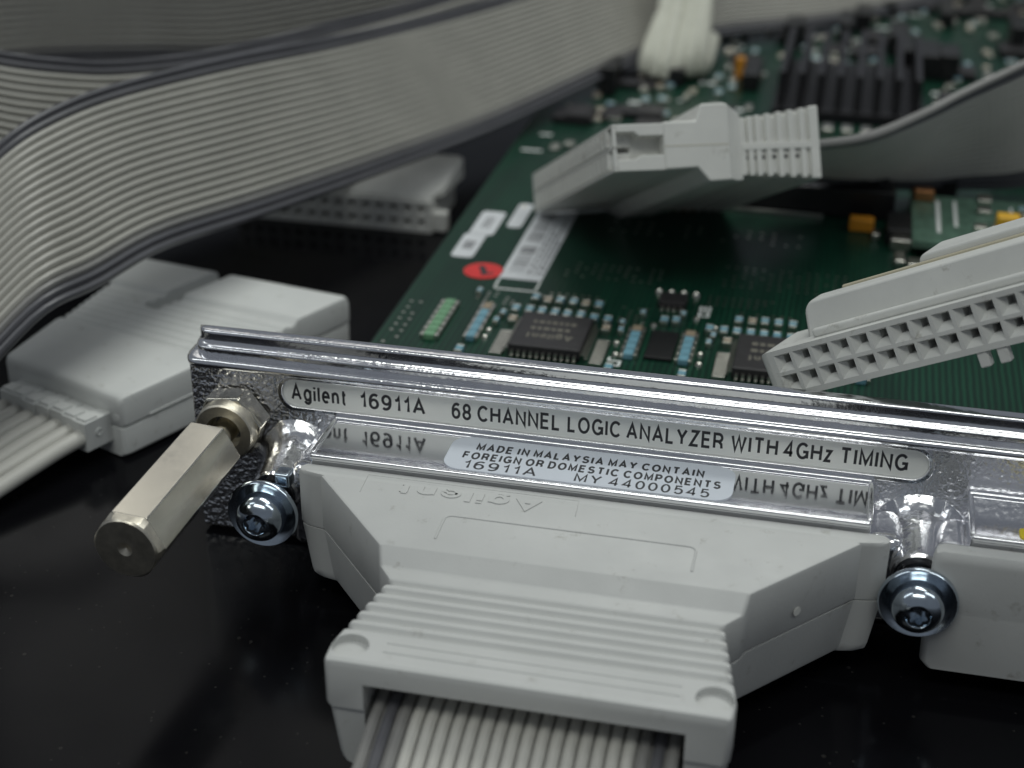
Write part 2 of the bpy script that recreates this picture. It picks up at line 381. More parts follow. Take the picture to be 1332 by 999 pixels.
def ribbon(parent, rails, colours, n=56, seg=10, flat=1.0, name='conductor', fill=0.80, web='wire_dark'):
    """flat cable: rails = [(edge A, edge B)...]; one tube-shaped conductor for each entry of colours, from A to B"""
    A = spline([r[0] for r in rails], n); B = spline([r[1] for r in rails], n); N = len(colours)
    for k, c in enumerate(colours):
        f = (k + 0.5) / N; rings = []
        ctr = [a.lerp(b, f) for a, b in zip(A, B)]
        for i in range(n):
            t = (ctr[min(i + 1, n - 1)] - ctr[max(i - 1, 0)]).normalized()
            w = B[i] - A[i]; pitch = w.length / N
            w = (w - t * w.dot(t)).normalized(); nn = t.cross(w)
            r = pitch * 0.5
            rings.append([tuple(ctr[i] + w * math.cos(2 * math.pi * q / seg) * r * fill + nn * math.sin(2 * math.pi * q / seg) * r * 1.0 * flat) for q in range(seg)])
        MB().loft(rings).build(name, c, parent)
    rings = []
    for i in range(n):                                # thin web that joins the conductors; its dark colour paints the groove shade
        w = (B[i] - A[i]).normalized(); t = (A[min(i + 1, n - 1)] - A[max(i - 1, 0)]).normalized(); nn = t.cross(w).normalized() * 0.07
        e0 = A[i] + w * 0.6; e1 = B[i] - w * 0.6
        rings.append([tuple(e0 - nn), tuple(e1 - nn), tuple(e1 + nn), tuple(e0 + nn)])
    MB().loft(rings).build('web', web, parent)

# ------------------------------------------------------------------ the table
t = MB().prism([(-900, -600), (900, -600), (900, 1100), (-900, 1100)], -20, 0).build('table', 'table', None, smooth=False)
t['kind'] = 'structure'; t['label'] = 'glossy black table top with faint scratches'

# ------------------------------------------------------------------ the analyzer card: faceplate
card = thing('logic_analyzer_card', 'circuit card with chromed faceplate lettered 68 CHANNEL LOGIC ANALYZER', 'circuit card', (60, 0, 0))
CX = 60.0
def C(p): return (p[0] - CX, p[1], p[2])
class CMB(MB):
    """as MB, but given in world millimetres and stored relative to the card"""
    def build(s, *a, **k):
        s.v = [(x - CX, y, z) for x, y, z in s.v]; return MB.build(s, *a, **k)
def ctext(name, body, m, parent, origin, *a, **k): return text(name, body, m, parent, C(origin), *a, **k)

XR = 178.0
plate = CMB().box(0.0, XR, 0.0, 2.2, 0.6, 25.6).build('faceplate', 'chrome_ham', card, bevel=0.35)
# top lips: two rounded mouldings
def round_bar(x0, x1, prof, name, m='chrome_lip', yr=3.0):
    """moulding along the plate: profile (y, z), its left end turned round into the plate"""
    rings = []; R = 2.0
    zc = sum(p[1] for p in prof) / len(prof)
    for a in (8, 25, 45, 65, 90):
        sn_, cs_ = math.sin(math.radians(a)), math.cos(math.radians(a))
        rings.append([(x0 + R * (1 - cs_), min(yr, y + (1.0 - sn_) * min(yr - y, 2.2)), zc + (z - zc) * (0.62 + 0.38 * sn_)) for y, z in prof])
    rings.append([(x1, y, z) for y, z in prof])
    return CMB().loft(rings).build(name, m, card, angle=50)
def arc(cy, cz, r, a0, a1, n=5): return [(cy + r * math.cos(math.radians(a0 + (a1 - a0) * i / n)), cz + r * math.sin(math.radians(a0 + (a1 - a0) * i / n))) for i in range(n + 1)]
lip_low = [(3.0, 24.95)] + arc(-0.70, 25.62, 0.66, 270, 95, 8) + [(-0.1, 26.35), (3.0, 26.42)]
round_bar(-0.25, XR, lip_low, 'lower_lip')
mid = [(3.0, 26.2), (-0.05, 26.25)] + arc(0.15, 27.28, 0.28, 190, 95, 5) + [(0.7, 27.72), (3.0, 27.75)]
round_bar(0.7, XR, mid, 'middle_band')
lip_top = [(2.7, 27.6), (0.55, 27.62)] + [(1.35 - 0.85 * math.cos(math.radians(a)), 28.55 - 0.9 * math.sin(math.radians(a))) for a in (75, 50, 25)][::1] + arc(1.20, 29.02, 0.42, 190, 90, 6) + arc(2.35, 29.09, 0.35, 90, 0, 4)
lip_top = [(2.7, 27.6), (0.45, 27.66), (0.62, 27.80), (0.74, 28.02), (0.80, 28.3)] + arc(1.20, 29.02, 0.42, 185, 90, 6) + arc(2.35, 29.09, 0.35, 90, 0, 4)
round_bar(1.0, XR, lip_top, 'upper_lip', 'chrome_lip', 2.7)

# label recess: raised rim, label film, lettering
def ring_plate(name, outer, inner, y0, y1, m, angle=30):
    n = len(outer); v = [(x, y0, z) for x, z in outer] + [(x, y1, z) for x, z in outer] + [(x, y1, z) for x, z in inner] + [(x, y0, z) for x, z in inner]
    f = []
    for i in range(n):
        j = (i + 1) % n
        for a, b in ((0, n), (n, 2 * n), (2 * n, 3 * n)): f.append((a + i, a + j, b + j, b + i))
    return CMB().add(v, f).build(name, m, card, bevel=0.12)
ring_plate('label_rim', stadium(12.1, 93.4, 20.0, 25.0, 2.3), stadium(12.7, 92.8, 20.6, 24.5, 1.9), 0.02, -0.55, 'chrome_lip')
lab = CMB().loft([[(x, y, z) for x, z in stadium(12.72, 92.78, 20.62, 24.48, 1.88)] for y in (0.05, -0.12)]).build('label', 'label', card)
for body, x0, x1, h, b in (('Agilent', 13.8, 21.2, 2.35, 0.20), ('16911A', 22.9, 31.5, 2.25, 0.20), ('68', 34.9, 37.4, 2.3, 0.20), ('CHANNEL', 38.2, 48.7, 2.3, 0.20), ('LOGIC', 49.6, 56.2, 2.3, 0.20), ('ANALYZER', 56.9, 68.7, 2.3, 0.20), ('WITH', 69.6, 75.2, 2.3, 0.20), ('4GHz', 75.9, 81.6, 2.3, 0.20), ('TIMING', 82.5, 90.4, 2.3, 0.20)):
    ctext('lettering', body, 'ink', lab, (x0, -0.12, 21.4), (1, 0, 0), (0, 0, 1), x1 - x0, h, bold=b, thick=0.012, gap=0.17)

# cable hoods with mirror ledges
def hood(x0, x1):
    return CMB().box(x0, x1, -10.35, 0.6, 2.6, 19.8).build('connector_hood', 'chrome', card, bevel=0.45, seg=3)
hood(19.7, 86.7); hood(97.6, 168.0)
# raised rim along each ledge
for x0, x1 in ((19.75, 86.65), (97.65, 167.95)):
    CMB().box(x0, x1, -10.55, -9.75, 19.2, 20.0).build('ledge_rim', 'chrome_lip', card, bevel=0.3, seg=3)
    CMB().box(x0, x1, -1.1, -0.05, 19.6, 20.15).build('ledge_fillet', 'chrome_lip', card, bevel=0.25, seg=3)
    for xa in (x0 - 0.15, x1 - 0.5):
        CMB().box(xa, xa + 0.7, -9.8, -0.3, 19.3, 20.05).build('ledge_side', 'chrome_lip', card, bevel=0.25, seg=3)
# serial sticker on the ledge
stk = CMB().prism(stadium(35.9, 70.7, -9.55, -1.55, 2.2), 19.805, 19.93).build('serial_sticker', 'sticker', card)
def ledge_text(body, x0, x1, y, h, b=0.17): ctext('lettering', body, 'ink', stk, (x0, y, 19.93), (1, 0, 0), (0, 1, 0), x1 - x0, h, bold=b, thick=0.012, gap=0.24)
ledge_text('MADE IN MALAYSIA MAY CONTAIN', 39.1, 67.0, -4.7, 1.75, 0.26)
ledge_text('FOREIGN OR DOMESTIC COMPONENTS', 37.9, 69.2, -6.95, 1.75, 0.26)
ledge_text('16911A', 38.5, 47.5, -9.2, 1.95, 0.16)
ledge_text('MY 44000545', 52.1, 68.1, -9.2, 1.95, 0.16)
CMB().prism(stadium(102.9, 112.0, -9.5, -7.4, 0.5), 19.805, 19.93).build('yellow_sticker', 'yellow', card)

# screw bosses
for bx in (14.2, 92.7, 172.0):
    CMB().lathe([(0, 6.2), (0.9, 5.2), (2.2, 4.3), (4.2, 3.7), (7.0, 3.3), (8.9, 3.1), (9.2, 2.8)], (bx, 0.3, 12.6), (0, -1, 0), 40).build('screw_boss', 'chrome_mid', card)
for xa, xb in ((15.5, 20.5), (86.2, 91.0), (94.0, 98.2)):
    CMB().box(xa, xb, -7.5, 0.5, 4.0, 16.2).build('boss_web', 'chrome_mid', card, bevel=1.6, seg=4)

# hexagonal standoff, its nut and neck
so = CMB()
A0 = Vector((6.3, -2.1, 18.2)); A1 = Vector((5.4, -31.6, 17.5)); ax = (A1 - A0).normalized()
ux = Vector((1, 0, 0)); ux = (ux - ax * ux.dot(ax)).normalized(); uz = ux.cross(ax)
if uz.z < 0: uz = -uz
def hexring(c, r, rot=0.0, n=6): return [tuple(c + (ux * math.cos(2 * math.pi * k / n + rot) + uz * math.sin(2 * math.pi * k / n + rot)) * r) for k in range(n)]
hx = CMB(); rot_h = math.radians(30 + 27)
def at_(d): return A0 + ax * d
rr = 4.3
hx.loft([hexring(at_(7.0), rr * 0.93, rot_h), hexring(at_(7.3), rr, rot_h), hexring(at_(28.2), rr, rot_h)])
hexbody = hx.build('hex_standoff', 'nickel', card, bevel=0.14)
# rounded end
def blend(c, d, k, n=36):
    out = []
    for i in range(n):
        a = 2 * math.pi * i / n; aa = (a - rot_h) % (math.pi / 3) - math.pi / 6
        rh = rr * math.cos(math.pi / 6) / math.cos(aa)
        out.append(tuple(c + (ux * math.cos(a) + uz * math.sin(a)) * min(rh, k)))
    return out
en = CMB().loft([blend(at_(28.15), 0, 4.32), blend(at_(28.9), 0, 4.1), blend(at_(29.4), 0, 3.9), blend(at_(29.6), 0, 3.65), blend(at_(29.65), 0, 0.9), blend(at_(29.3), 0, 0.05)])
en.build('standoff_end', 'nickel_end', hexbody, angle=18)
CMB().lathe([(1.0, 1.55), (7.4, 1.55)], tuple(A0), tuple(ax), 28).build('standoff_neck', 'nickel', hexbody)
nut = CMB(); rn = math.radians(8)
nut.loft([hexring(at_(-1.8), 4.7, rn), hexring(at_(1.0), 4.7, rn), hexring(at_(1.3), 4.4, rn)])
nuto = nut.build('hex_nut', 'nickel', card, bevel=0.2)
CMB().lathe([(1.0, 4.0), (2.6, 3.9), (2.8, 3.7), (2.8, 2.35), (1.0, 2.3), (1.0, 0.3)], tuple(A0), tuple(ax), 40, cap=False).build('nut_collar', 'nickel_end', nuto)

# ------------------------------------------------------------------ circuit board and its components
board = CMB().box(12.2, 172, 2.0, 330, 10.4, 12.0).build('circuit_board', 'pcb', card, smooth=False)
ZB = 12.0
def comp(name, m, x, y, sx, sy, h, bevel=0.08, z=ZB):
    return CMB().box(x - sx / 2, x + sx / 2, y - sy / 2, y + sy / 2, z + 0.02, z + h).build(name, m, card, bevel=bevel, seg=1)
proto = {}
def chipcap(x, y, m='cap_blue', sx=1.15, sy=2.3, z=ZB):
    """two-terminal chip part standing lengthwise to the card: coloured body, tinned end caps"""
    key = (m, sx, sy)
    if key not in proto:
        b = MB().box(-sx / 2, sx / 2, -sy * 0.32, sy * 0.32, 0.03, 1.0).build('capacitor', m, card, bevel=0.08, seg=1)
        e = MB().box(-sx / 2 - 0.03, sx / 2 + 0.03, -sy / 2, -sy * 0.31, 0.03, 1.03)
        e.box(-sx / 2 - 0.03, sx / 2 + 0.03, sy * 0.31, sy / 2, 0.03, 1.03)
        e = e.build('end_cap', 'tin', b, bevel=0.1, seg=1)
        b.location = Vector((x - CX, y, z)) * MM; proto[key] = (b, e); return b
    b0, e0 = proto[key]
    b = copy_of(b0, 'capacitor', card, (x - CX, y, z)); e = e0.copy(); COL.objects.link(e); e.parent = b
    return b
for x, y in ((33.4, 58.2), (37.4, 57.9), (39.6, 57.9), (43.7, 57.7), (31.2, 53.3), (33.4, 53.3), (35.4, 53.2), (37.5, 53.1), (39.5, 53.0), (41.6, 53.2), (43.8, 52.6), (46.0, 52.5), (54.6, 54.4), (56.4, 54.8),
             (65.9, 57.2), (69.9, 57.6), (72.0, 57.5), (61.8, 53.0), (64.0, 52.9), (66.0, 52.9), (68.1, 52.8), (70.1, 52.8), (72.1, 52.7), (74.2, 52.6), (76.3, 52.6), (74.2, 57.4), (26.2, 36.8), (48.9, 36.0), (59.6, 36.4)):
    chipcap(x, y)
for x, y in ((35.5, 57.5), (41.6, 57.5), (46.3, 49.2), (68.0, 57.1), (31.6, 49.2), (64.9, 49.0)):
    chipcap(x, y, 'cap_beige', 1.2, 2.0)
def array(x, y0, y1, n, m, w=2.4, top=None):
    step = (y1 - y0) / n
    for i in range(n):
        b = CMB().box(x - w * 0.28, x + w * 0.28, y0 + step * i + 0.12, y0 + step * (i + 1) - 0.12, 12.03, 12.95).build('array_segment', (top if top and i == n - 1 else m), card, bevel=0.08, seg=1)
        CMB().box(x - w / 2, x - w * 0.285, y0 + step * i + 0.3, y0 + step * (i + 1) - 0.3, 12.02, 12.8).box(x + w * 0.285, x + w / 2, y0 + step * i + 0.3, y0 + step * (i + 1) - 0.3, 12.02, 12.8).build('end_cap', 'tin', b, bevel=0.06, seg=1)
array(20.5, 40.0, 54.0, 7, 'res_green', 2.9)
array(26.7, 41.0, 54.2, 5, 'cap_blue', 2.3, 'cap_beige')
array(51.0, 40.5, 51.3, 5, 'cap_blue', 2.6, 'cap_beige')
array(59.2, 40.5, 51.3, 5, 'cap_blue', 2.6, 'cap_beige')
array(85.0, 40.5, 51.3, 5, 'cap_blue', 2.6, 'cap_beige')
comp('chip', 'black_plastic', 55.4, 46.0, 4.2, 9.5, 0.6, 0.1)
def qfp(x0, x1, y0, y1):
    c = CMB().box(x0, x1, y0, y1, 12.35, 14.1).build('chip', 'chip', card, bevel=0.22, seg=1)
    n = 11
    lead = None
    def pin(x, y, along_x):
        s = MB().box(-0.2, 0.2, -0.55, 0.2, 0.55, 0.75).box(-0.2, 0.2, -0.62, -0.5, 0.05, 0.75).box(-0.2, 0.2, -1.0, -0.55, 0.03, 0.16)
        return s
    pm = pin(0, 0, True).build('pin', 'tin', c, smooth=False)
    first = True
    for side, rz in (('f', 0), ('r', 90), ('b', 180), ('l', -90)):
        for i in range(n):
            f = (i + 0.8) / (n + 0.6)
            if side == 'f': p = (x0 + (x1 - x0) * f, y0, 0)
            elif side == 'b': p = (x0 + (x1 - x0) * f, y1, 0)
            elif side == 'r': p = (x1, y0 + (y1 - y0) * f, 0)
            else: p = (x0, y0 + (y1 - y0) * f, 0)
            if first: o = pm; first = False
            else: o = pm.copy(); COL.objects.link(o); o.parent = c
            o.location = Vector((p[0] - CX, p[1], 12.45)) * MM; o.rotation_euler = (0, 0, math.radians(rz))
    # maker's print, read from the far side of the card
    ctext('lettering', 'Agilent', 'silk_dim', c, (x1 - 1.8, y0 + 4.6, 14.1), (-1, 0, 0), (0, -1, 0), (x1 - x0) * 0.66, 1.8, bold=0.2, thick=0.012)
    for q, wd in ((5.9, 0.5), (8.2, 0.62)):            # lines of fine print too small to read
        x = x0 + 2.2
        while x < x0 + 2.2 + (x1 - x0) * wd:
            d = random.uniform(0.5, 1.1); CMB().box(x, x + d, y0 + q, y0 + q + 0.9, 14.1, 14.112).build('print', 'silk_dim', c, smooth=False); x += d + 0.35
    return c
qfp(33.4, 44.3, 37.6, 49.6)
qfp(66.6, 77.5, 37.6, 49.6)
for xa in (31.6, 46.7, 64.8, 79.4):
    for i in range(9):
        y = 37.2 + i * 0.95
        comp('resistor', 'tin', xa, y, 1.9, 0.5, 0.75, 0.08)
# eight-legged chip with its four pads
comp('chip', 'chip', 55.0, 62.2, 4.3, 4.0, 1.3, 0.15)
for i in range(4):
    comp('pin', 'tin', 53.6 + i * 0.95, 59.5, 0.5, 1.5, 0.55, 0.08)
    CMB().lathe([(0, 0.62), (0.5, 0.5), (0.8, 0.2)], (52.2 + i * 2.0, 66.3, 12.0), (0, 0, 1), 14).build('solder_dome', 'tin', card)
# solder domes and vias
for x, y in ((28.6, 45.6), (28.6, 43.0), (48.5, 45.7), (49.0, 41.7), (61.3, 44.8), (61.5, 41.4), (53.1, 53.4), (62.5, 54.6), (22.4, 99.2), (59.3, 57.4)):
    CMB().lathe([(0, 0.55), (0.35, 0.42), (0.5, 0.15)], (x, y, 12.0), (0, 0, 1), 14).build('solder_dome', 'tin', card)
# plated vias in rows: too small to pick apart singly
via = CMB(); rv = random.Random(3)
for cx_, cy_, nx_, ny_, dx_, dy_ in ((24, 56, 3, 4, 1.3, 1.3), (47.5, 54, 4, 5, 1.25, 1.3), (34, 60.5, 9, 2, 1.25, 1.4), (60.5, 64, 9, 3, 1.25, 1.4), (66, 60, 8, 2, 1.25, 1.4), (36, 70, 12, 4, 1.4, 1.8), (62, 72, 14, 5, 1.5, 2.0), (40, 92, 16, 3, 2.2, 2.4), (84, 56, 5, 8, 1.4, 1.6), (14, 38, 2, 8, 1.5, 2.2), (28.6, 56, 2, 3, 1.2, 1.2), (29, 104, 5, 6, 1.8, 2.6)):
    for ix in range(nx_):
        for iy in range(ny_):
            if rv.random() < 0.3: continue
            via.lathe([(0, 0.30), (0.05, 0.30)], (cx_ + ix * dx_ + rv.uniform(-.1, .1), cy_ + iy * dy_ + rv.uniform(-.1, .1), 12.0), (0, 0, 1), 8)
via = via.build('vias', 'tin', card, smooth=False); via['kind'] = 'stuff'
for x_, y_ in ((29.2, 48.2), (29.6, 51.2), (48.6, 49.2), (48.4, 52.0), (62.2, 48.0), (62.6, 50.6), (57.2, 57.4), (51.0, 56.4), (24.0, 58.6), (82.0, 52.6), (82.0, 48.6)):
    chipcap(x_, y_, 'cap_beige' if int(x_ * 10) % 2 else 'cap_blue', 0.8, 1.6)
# silkscreen marks
for x0_, x1_, y0_, y1_ in ((59.3, 61.1, 58.6, 59.0), (59.3, 61.1, 60.2, 60.6), (59.3, 59.7, 59.0, 62.6), (60.7, 61.1, 59.0, 62.6), (60.0, 60.4, 61.0, 62.6), (48.1, 50.2, 38.1, 38.5), (48.1, 50.2, 39.6, 40.0), (49.8, 50.2, 38.5, 39.6), (48.1, 48.5, 40.0, 40.9)):
    CMB().box(x0_, x1_, y0_, y1_, 12.003, 12.02).build('silkscreen_mark', 'silk', board, smooth=False)
# stickers on the board
def board_sticker(name, poly, m='paper', z=12.0): return CMB().prism(poly, z + 0.01, z + 0.12).build(name, m, card)
sA = board_sticker('paper_sticker', stadium(15.1, 19.0, 73.2, 84.2, 0.9)); sA2 = board_sticker('paper_sticker', stadium(15.6, 20.0, 84.0, 95.6, 0.9))
board_sticker('paper_sticker', stadium(21.3, 24.0, 88.8, 101.0, 0.9))
for s, x0, x1, y0, y1 in ((sA, 16.1, 18.0, 77.0, 81.0), (sA2, 17.0, 18.6, 87.5, 93.0)):
    for i in range(5):
        ya = y0 + (y1 - y0) * i / 5
        CMB().box(x0, x1, ya, ya + 0.5, 12.12, 12.135).build('print', 'print_grey', s, smooth=False)
sC = board_sticker('barcode_sticker', stadium(25.4, 32.6, 66.0, 99.6, 0.4))
for x0, x1, y0, y1 in ((25.4, 25.75, 61.6, 66.0), (32.25, 32.6, 61.6, 66.0), (25.4, 32.6, 61.6, 62.1)):
    CMB().box(x0, x1, y0, y1, 12.01, 12.03).build('silkscreen_frame', 'silk', board, smooth=False)
y = 69.0
while y < 97:
    w_ = random.choice((0.25, 0.35, 0.6))
    if not 80.5 < y < 83: CMB().box(26.3, 29.0, y, y + w_, 12.12, 12.135).build('bar', 'print_grey', sC, smooth=False)
    y += w_ + random.choice((0.3, 0.5, 0.8))
for i, (x, ln) in enumerate(((29.6, 24), (30.4, 20), (31.2, 25), (31.9, 15))):
    y = 68.5
    while y < 68.5 + ln:
        d = random.uniform(0.9, 2.4); CMB().box(x, x + 0.33, y, y + d, 12.12, 12.135).build('print', 'print_grey', sC, smooth=False); y += d + 0.8
dot = CMB().lathe([(0.01, 3.35), (0.12, 3.35)], (22.25, 68.2, 12.0), (0, 0, 1), 32).build('red_sticker', 'red', card)
CMB().prism([(21.0, 69.9), (22.4, 66.4), (23.4, 66.6), (22.4, 69.4), (21.6, 70.4)], 12.12, 12.14).build('ink_mark', 'ink', dot, smooth=False)
CMB().prism([(22.2, 66.2), (24.2, 67.1), (24.0, 67.8), (22.2, 67.0)], 12.12, 12.145).build('ink_mark', 'ink', dot, smooth=False)
# black card-edge connector across the board
bar = CMB().box(38, 89.0, 108.5, 126, 12.02, 17.5).build('board_connector', 'black_plastic', card, bevel=0.4)
for i in range(12):
    CMB().box(47 + i * 3.5, 49.2 + i * 3.5, 111.5, 116.5, 17.5, 18.3).build('contact_block', 'heat', bar, bevel=0.15, seg=1)
CMB().box(44.5, 76.5, 107.2, 107.8, 12.0, 12.7).build('edge_rail', 'tin', bar, bevel=0.1)
# raised mezzanine board at the right
mez = CMB().box(92.0, 165, 91.0, 115, 14.2, 15.4).build('mezzanine_board', 'pcb_hazed', card, smooth=False)
for x in (96, 104, 140, 160):
    CMB().lathe([(0, 1.6), (2.2, 1.6)], (x, 108, 12.0), (0, 0, 1), 16).build('spacer', 'tin', mez)
for x, y, sx, sy in ((96.5, 104, 0.7, 16), (99.5, 106, 0.6, 13), (109.3, 104, 0.5, 15), (103.5, 99, 2.2, 2.4), (106.3, 99.5, 2.0, 2.4), (104.5, 108, 2.4, 3.0), (104.8, 114, 2.4, 3.5)):
    CMB().box(x - sx / 2, x + sx / 2, y - sy / 2, y + sy / 2, 15.41, 15.5 if sx < 1 else 16.3).build('silkscreen_frame' if sx < 1 else 'capacitor', 'silk' if sx < 1 else 'tin', mez, bevel=0.0 if sx < 1 else 0.2)
for i in range(46):
    x = random.uniform(110, 160); y = random.uniform(93.5, 113)
    chipcap(x, y, random.choice(('cap_blue', 'cap_beige')), 1.15, 2.3, 15.4)
for x, y, m, sx, sy, h, z in ((51.0, 106.0, 'tantal', 4.4, 2.6, 2.6, ZB), (83.4, 103.0, 'tantal', 4.4, 2.6, 2.4, ZB), (108.0, 100.0, 'tantal_y', 4.0, 3.2, 2.8, 15.4), (53.0, 196.0, 'tantal', 2.2, 2.2, 5, ZB), (90.0, 101.0, 'black_plastic', 4.6, 9, 3.2, ZB), (94.0, 121.0, 'copper', 4.0, 2.5, 2.6, ZB), (94.0, 112.0, 'copper', 3.6, 2.0, 2.2, 15.4)):
    comp('block_capacitor' if m.startswith('tan') else ('coil' if m == 'copper' else 'chip'), m, x, y, sx, sy, h, 0.3, z)
for x, y, sx, sy, h in ((90.3, 95.2, 3.6, 2.2, 2.2), (90.2, 88.8, 1.8, 4.6, 1.4), (93.0, 88.2, 3.0, 3.6, 0.9), (86.0, 99.5, 1.4, 2.8, 1.4)):
    comp('capacitor', 'tin', x, y, sx, sy, h, 0.3)
# finned heat sink
hs = CMB().box(62.5, 94.5, 166, 207, 12.05, 14.5).build('heat_sink', 'heat', card, bevel=0.2)
for i in range(8):
    x = 64.2 + i * 4.1
    CMB().box(x - 0.7, x + 0.7, 166.5, 206, 14.5, 22.5).build('fin', 'heat', hs, bevel=0.15, seg=1)
for i in range(9):
    comp('capacitor', 'tin', 63 + i * 4.0, 158.5, 2.4, 4.0, 1.6, 0.2)
# scattered small parts on the far half of the board
for i in range(560):
    x = random.uniform(15, 130); y = random.uniform(130, 300)
    if 59 < x < 98 and 153 < y < 212: continue
    if x < 15 + (y - 130) * 0.12: continue
    k = random.random()
    if k < 0.40: chipcap(x, y, random.choice(('cap_blue', 'cap_beige')), 1.6, 3.2)
    elif k < 0.66: comp('resistor', 'tin', x, y, random.uniform(1.2, 3), random.uniform(1.2, 4), random.uniform(0.6, 1.4), 0.15)
    elif k < 0.80: comp('chip', 'chip', x, y, random.uniform(4, 9), random.uniform(4, 9), random.uniform(1.4, 2.4), 0.2)
    elif k < 0.86: comp('board_connector', 'black_plastic', x, y, random.uniform(3, 5), random.uniform(9, 16), random.uniform(4, 7), 0.3)
    else: comp('silkscreen_frame', 'silk', x, y, random.uniform(1, 6), random.uniform(.5, 2.2), 0.06, 0.0)

# ------------------------------------------------------------------ grey cable pod plugged into the hood
def slab(stations, r, inset=0.0):
    """moulded shell: stations (y, z top, z bottom, x left, x right), rounded top edges"""
    rings = []
    for y, zt, zb, xl, xr in stations:
        xl += inset; xr -= inset
        q = r
        rings.append([(xl + 0.2, y, zb), (xl, y, zb + 0.3), (xl, y, zt - q), (xl + 0.29 * q, y, zt - 0.29 * q), (xl + q, y, zt), (xr - q, y, zt), (xr - 0.29 * q, y, zt - 0.29 * q), (xr, y, zt - q), (xr, y, zb + 0.3), (xr - 0.2, y, zb)])
    return rings

pod = thing('cable_pod', 'light grey plastic cable pod with ribbed grip plugged into the chromed faceplate', 'cable connector', (53.9, -30, 0))
PX, PY = 53.9, -30.0
class PMB(MB):
    def build(s, *a, **k):
        s.v = [(x - PX, y - PY, z) for x, y, z in s.v]; return MB.build(s, *a, **k)
plan = [(-10.6, 34.1), (-10.8, 34.7), (-11.3, 35.1), (-12.0, 35.0), (-12.5, 34.3), (-12.75, 33.2), (-13.0, 31.9), (-25.7, 20.75), (-27.0, 20.3), (-27.8, 19.9), (-29.2, 18.45), (-29.8, 18.4)]
top = [(y, 18.55 if y > -10.7 else 18.8, hw) for y, hw in plan[:8]] + [(-25.9, 18.72, 20.65), (-27.1, 17.1, 20.25), (-27.5, 17.0, 20.0), (-28.0, 17.0, 19.6), (-29.3, 17.0, 18.6)]
yy = -29.6
def flare(y): return 18.4 + (20.85 - 18.4) * min(1, max(0, (-29.6 - y) / 12.2))
NR = 6; per = 1.74
for i in range(NR):
    for f_, dz in ((0.0, 0.0), (0.10, -0.16), (0.20, -0.42), (0.32, -0.55), (0.44, -0.42), (0.54, -0.16), (0.66, 0.0)):
        top.append((yy - per * (i + f_), 17.0 + dz, flare(yy - per * (i + f_)) + dz * 0.8))
top += [(-40.2, 17.0, flare(-40.2)), (-42.0, 17.0, 20.85), (-44.3, 17.0, 20.75), (-44.7, 16.85, 20.5), (-44.9, 16.4, 20.2)]
up_ = PMB().loft(slab([(y, zt, 11.15, PX - hw, PX + hw) for y, zt, hw in top], 0.5)).build('upper_shell', 'plastic', pod, angle=28)
lowplan = [(-10.6, 34.0)] + plan[1:] + [(-31, 18.6), (-38, 20.2), (-42.2, 20.85), (-44.0, 20.6), (-44.6, 20.0)]
rings = []
for y, hw in lowplan:
    hw -= 0.12; xl, xr = PX - hw, PX + hw; d = 0.9
    rings.append([(xl + d + 0.9, y, 3.7), (xl + d + 0.25, y, 4.0), (xl + d, y, 4.8), (xl, y, 11.0), (xr, y, 11.0), (xr - d, y, 4.8), (xr - d - 0.25, y, 4.0), (xr - d - 0.9, y, 3.7)])
lo_ = PMB().loft(rings).build('lower_shell', 'plastic', pod, angle=28)
opening = MB(); opening.box(37.3 - PX, 70.2 - PX, -50 - PY, -37 - PY, 6.0, 14.4)
holes = []
for hx_ in (35.2, 72.6):
    holes.append(MB().lathe([(0, 1.95), (5, 1.95)], (hx_ - PX, -42.1 - PY, 16.1), (0, 0, 1), 32))
cut(up_, [opening] + holes); cut(lo_, [opening])
# moulded marks on the pod's top: framed maker's name (reads from the far side), bracket line, fine grip lines
def ridge(pts, r=0.12, z=18.8, name='moulded_line'):
    PMB().tube([(x, y, z) for x, y in pts], r, 6).build(name, 'plastic', up_)
ridge([(27.8, -15.6), (27.6, -11.6), (53.3, -11.6), (53.5, -15.0)], 0.07)
text('moulded_name', 'Agilent', 'plastic', up_, (49.2 - PX, -12.6 - PY, 18.79), (-1, 0, 0), (0, -1, 0), 17.3, 2.6, bold=0.2, thick=0.14)
br = [(39.1, -23.4), (39.0, -19.2)] + [(39.0 + 0.9 * (1 - math.cos(a)), -19.2 + 0.9 * math.sin(a)) for a in (0.4, 0.8, 1.2, 1.57)] + [(67.0, -18.3)] + [(67.0 + 0.9 * math.sin(a), -18.3 - 0.9 * (1 - math.cos(a))) for a in (0.4, 0.8, 1.2, 1.57)] + [(67.9, -23.2)]
ridge(br, 0.16)
ridge([(38.8, -40.9), (69.2, -40.9)], 0.16, 16.98); ridge([(38.8, -42.4), (69.2, -42.4)], 0.16, 16.98)
PMB().lathe([(0, 0.55), (0.06, 0.55)], (79.5, -20.4, 13.6), (0.76, -0.65, 0), 20).build('moulded_dot', 'plastic_white', up_)
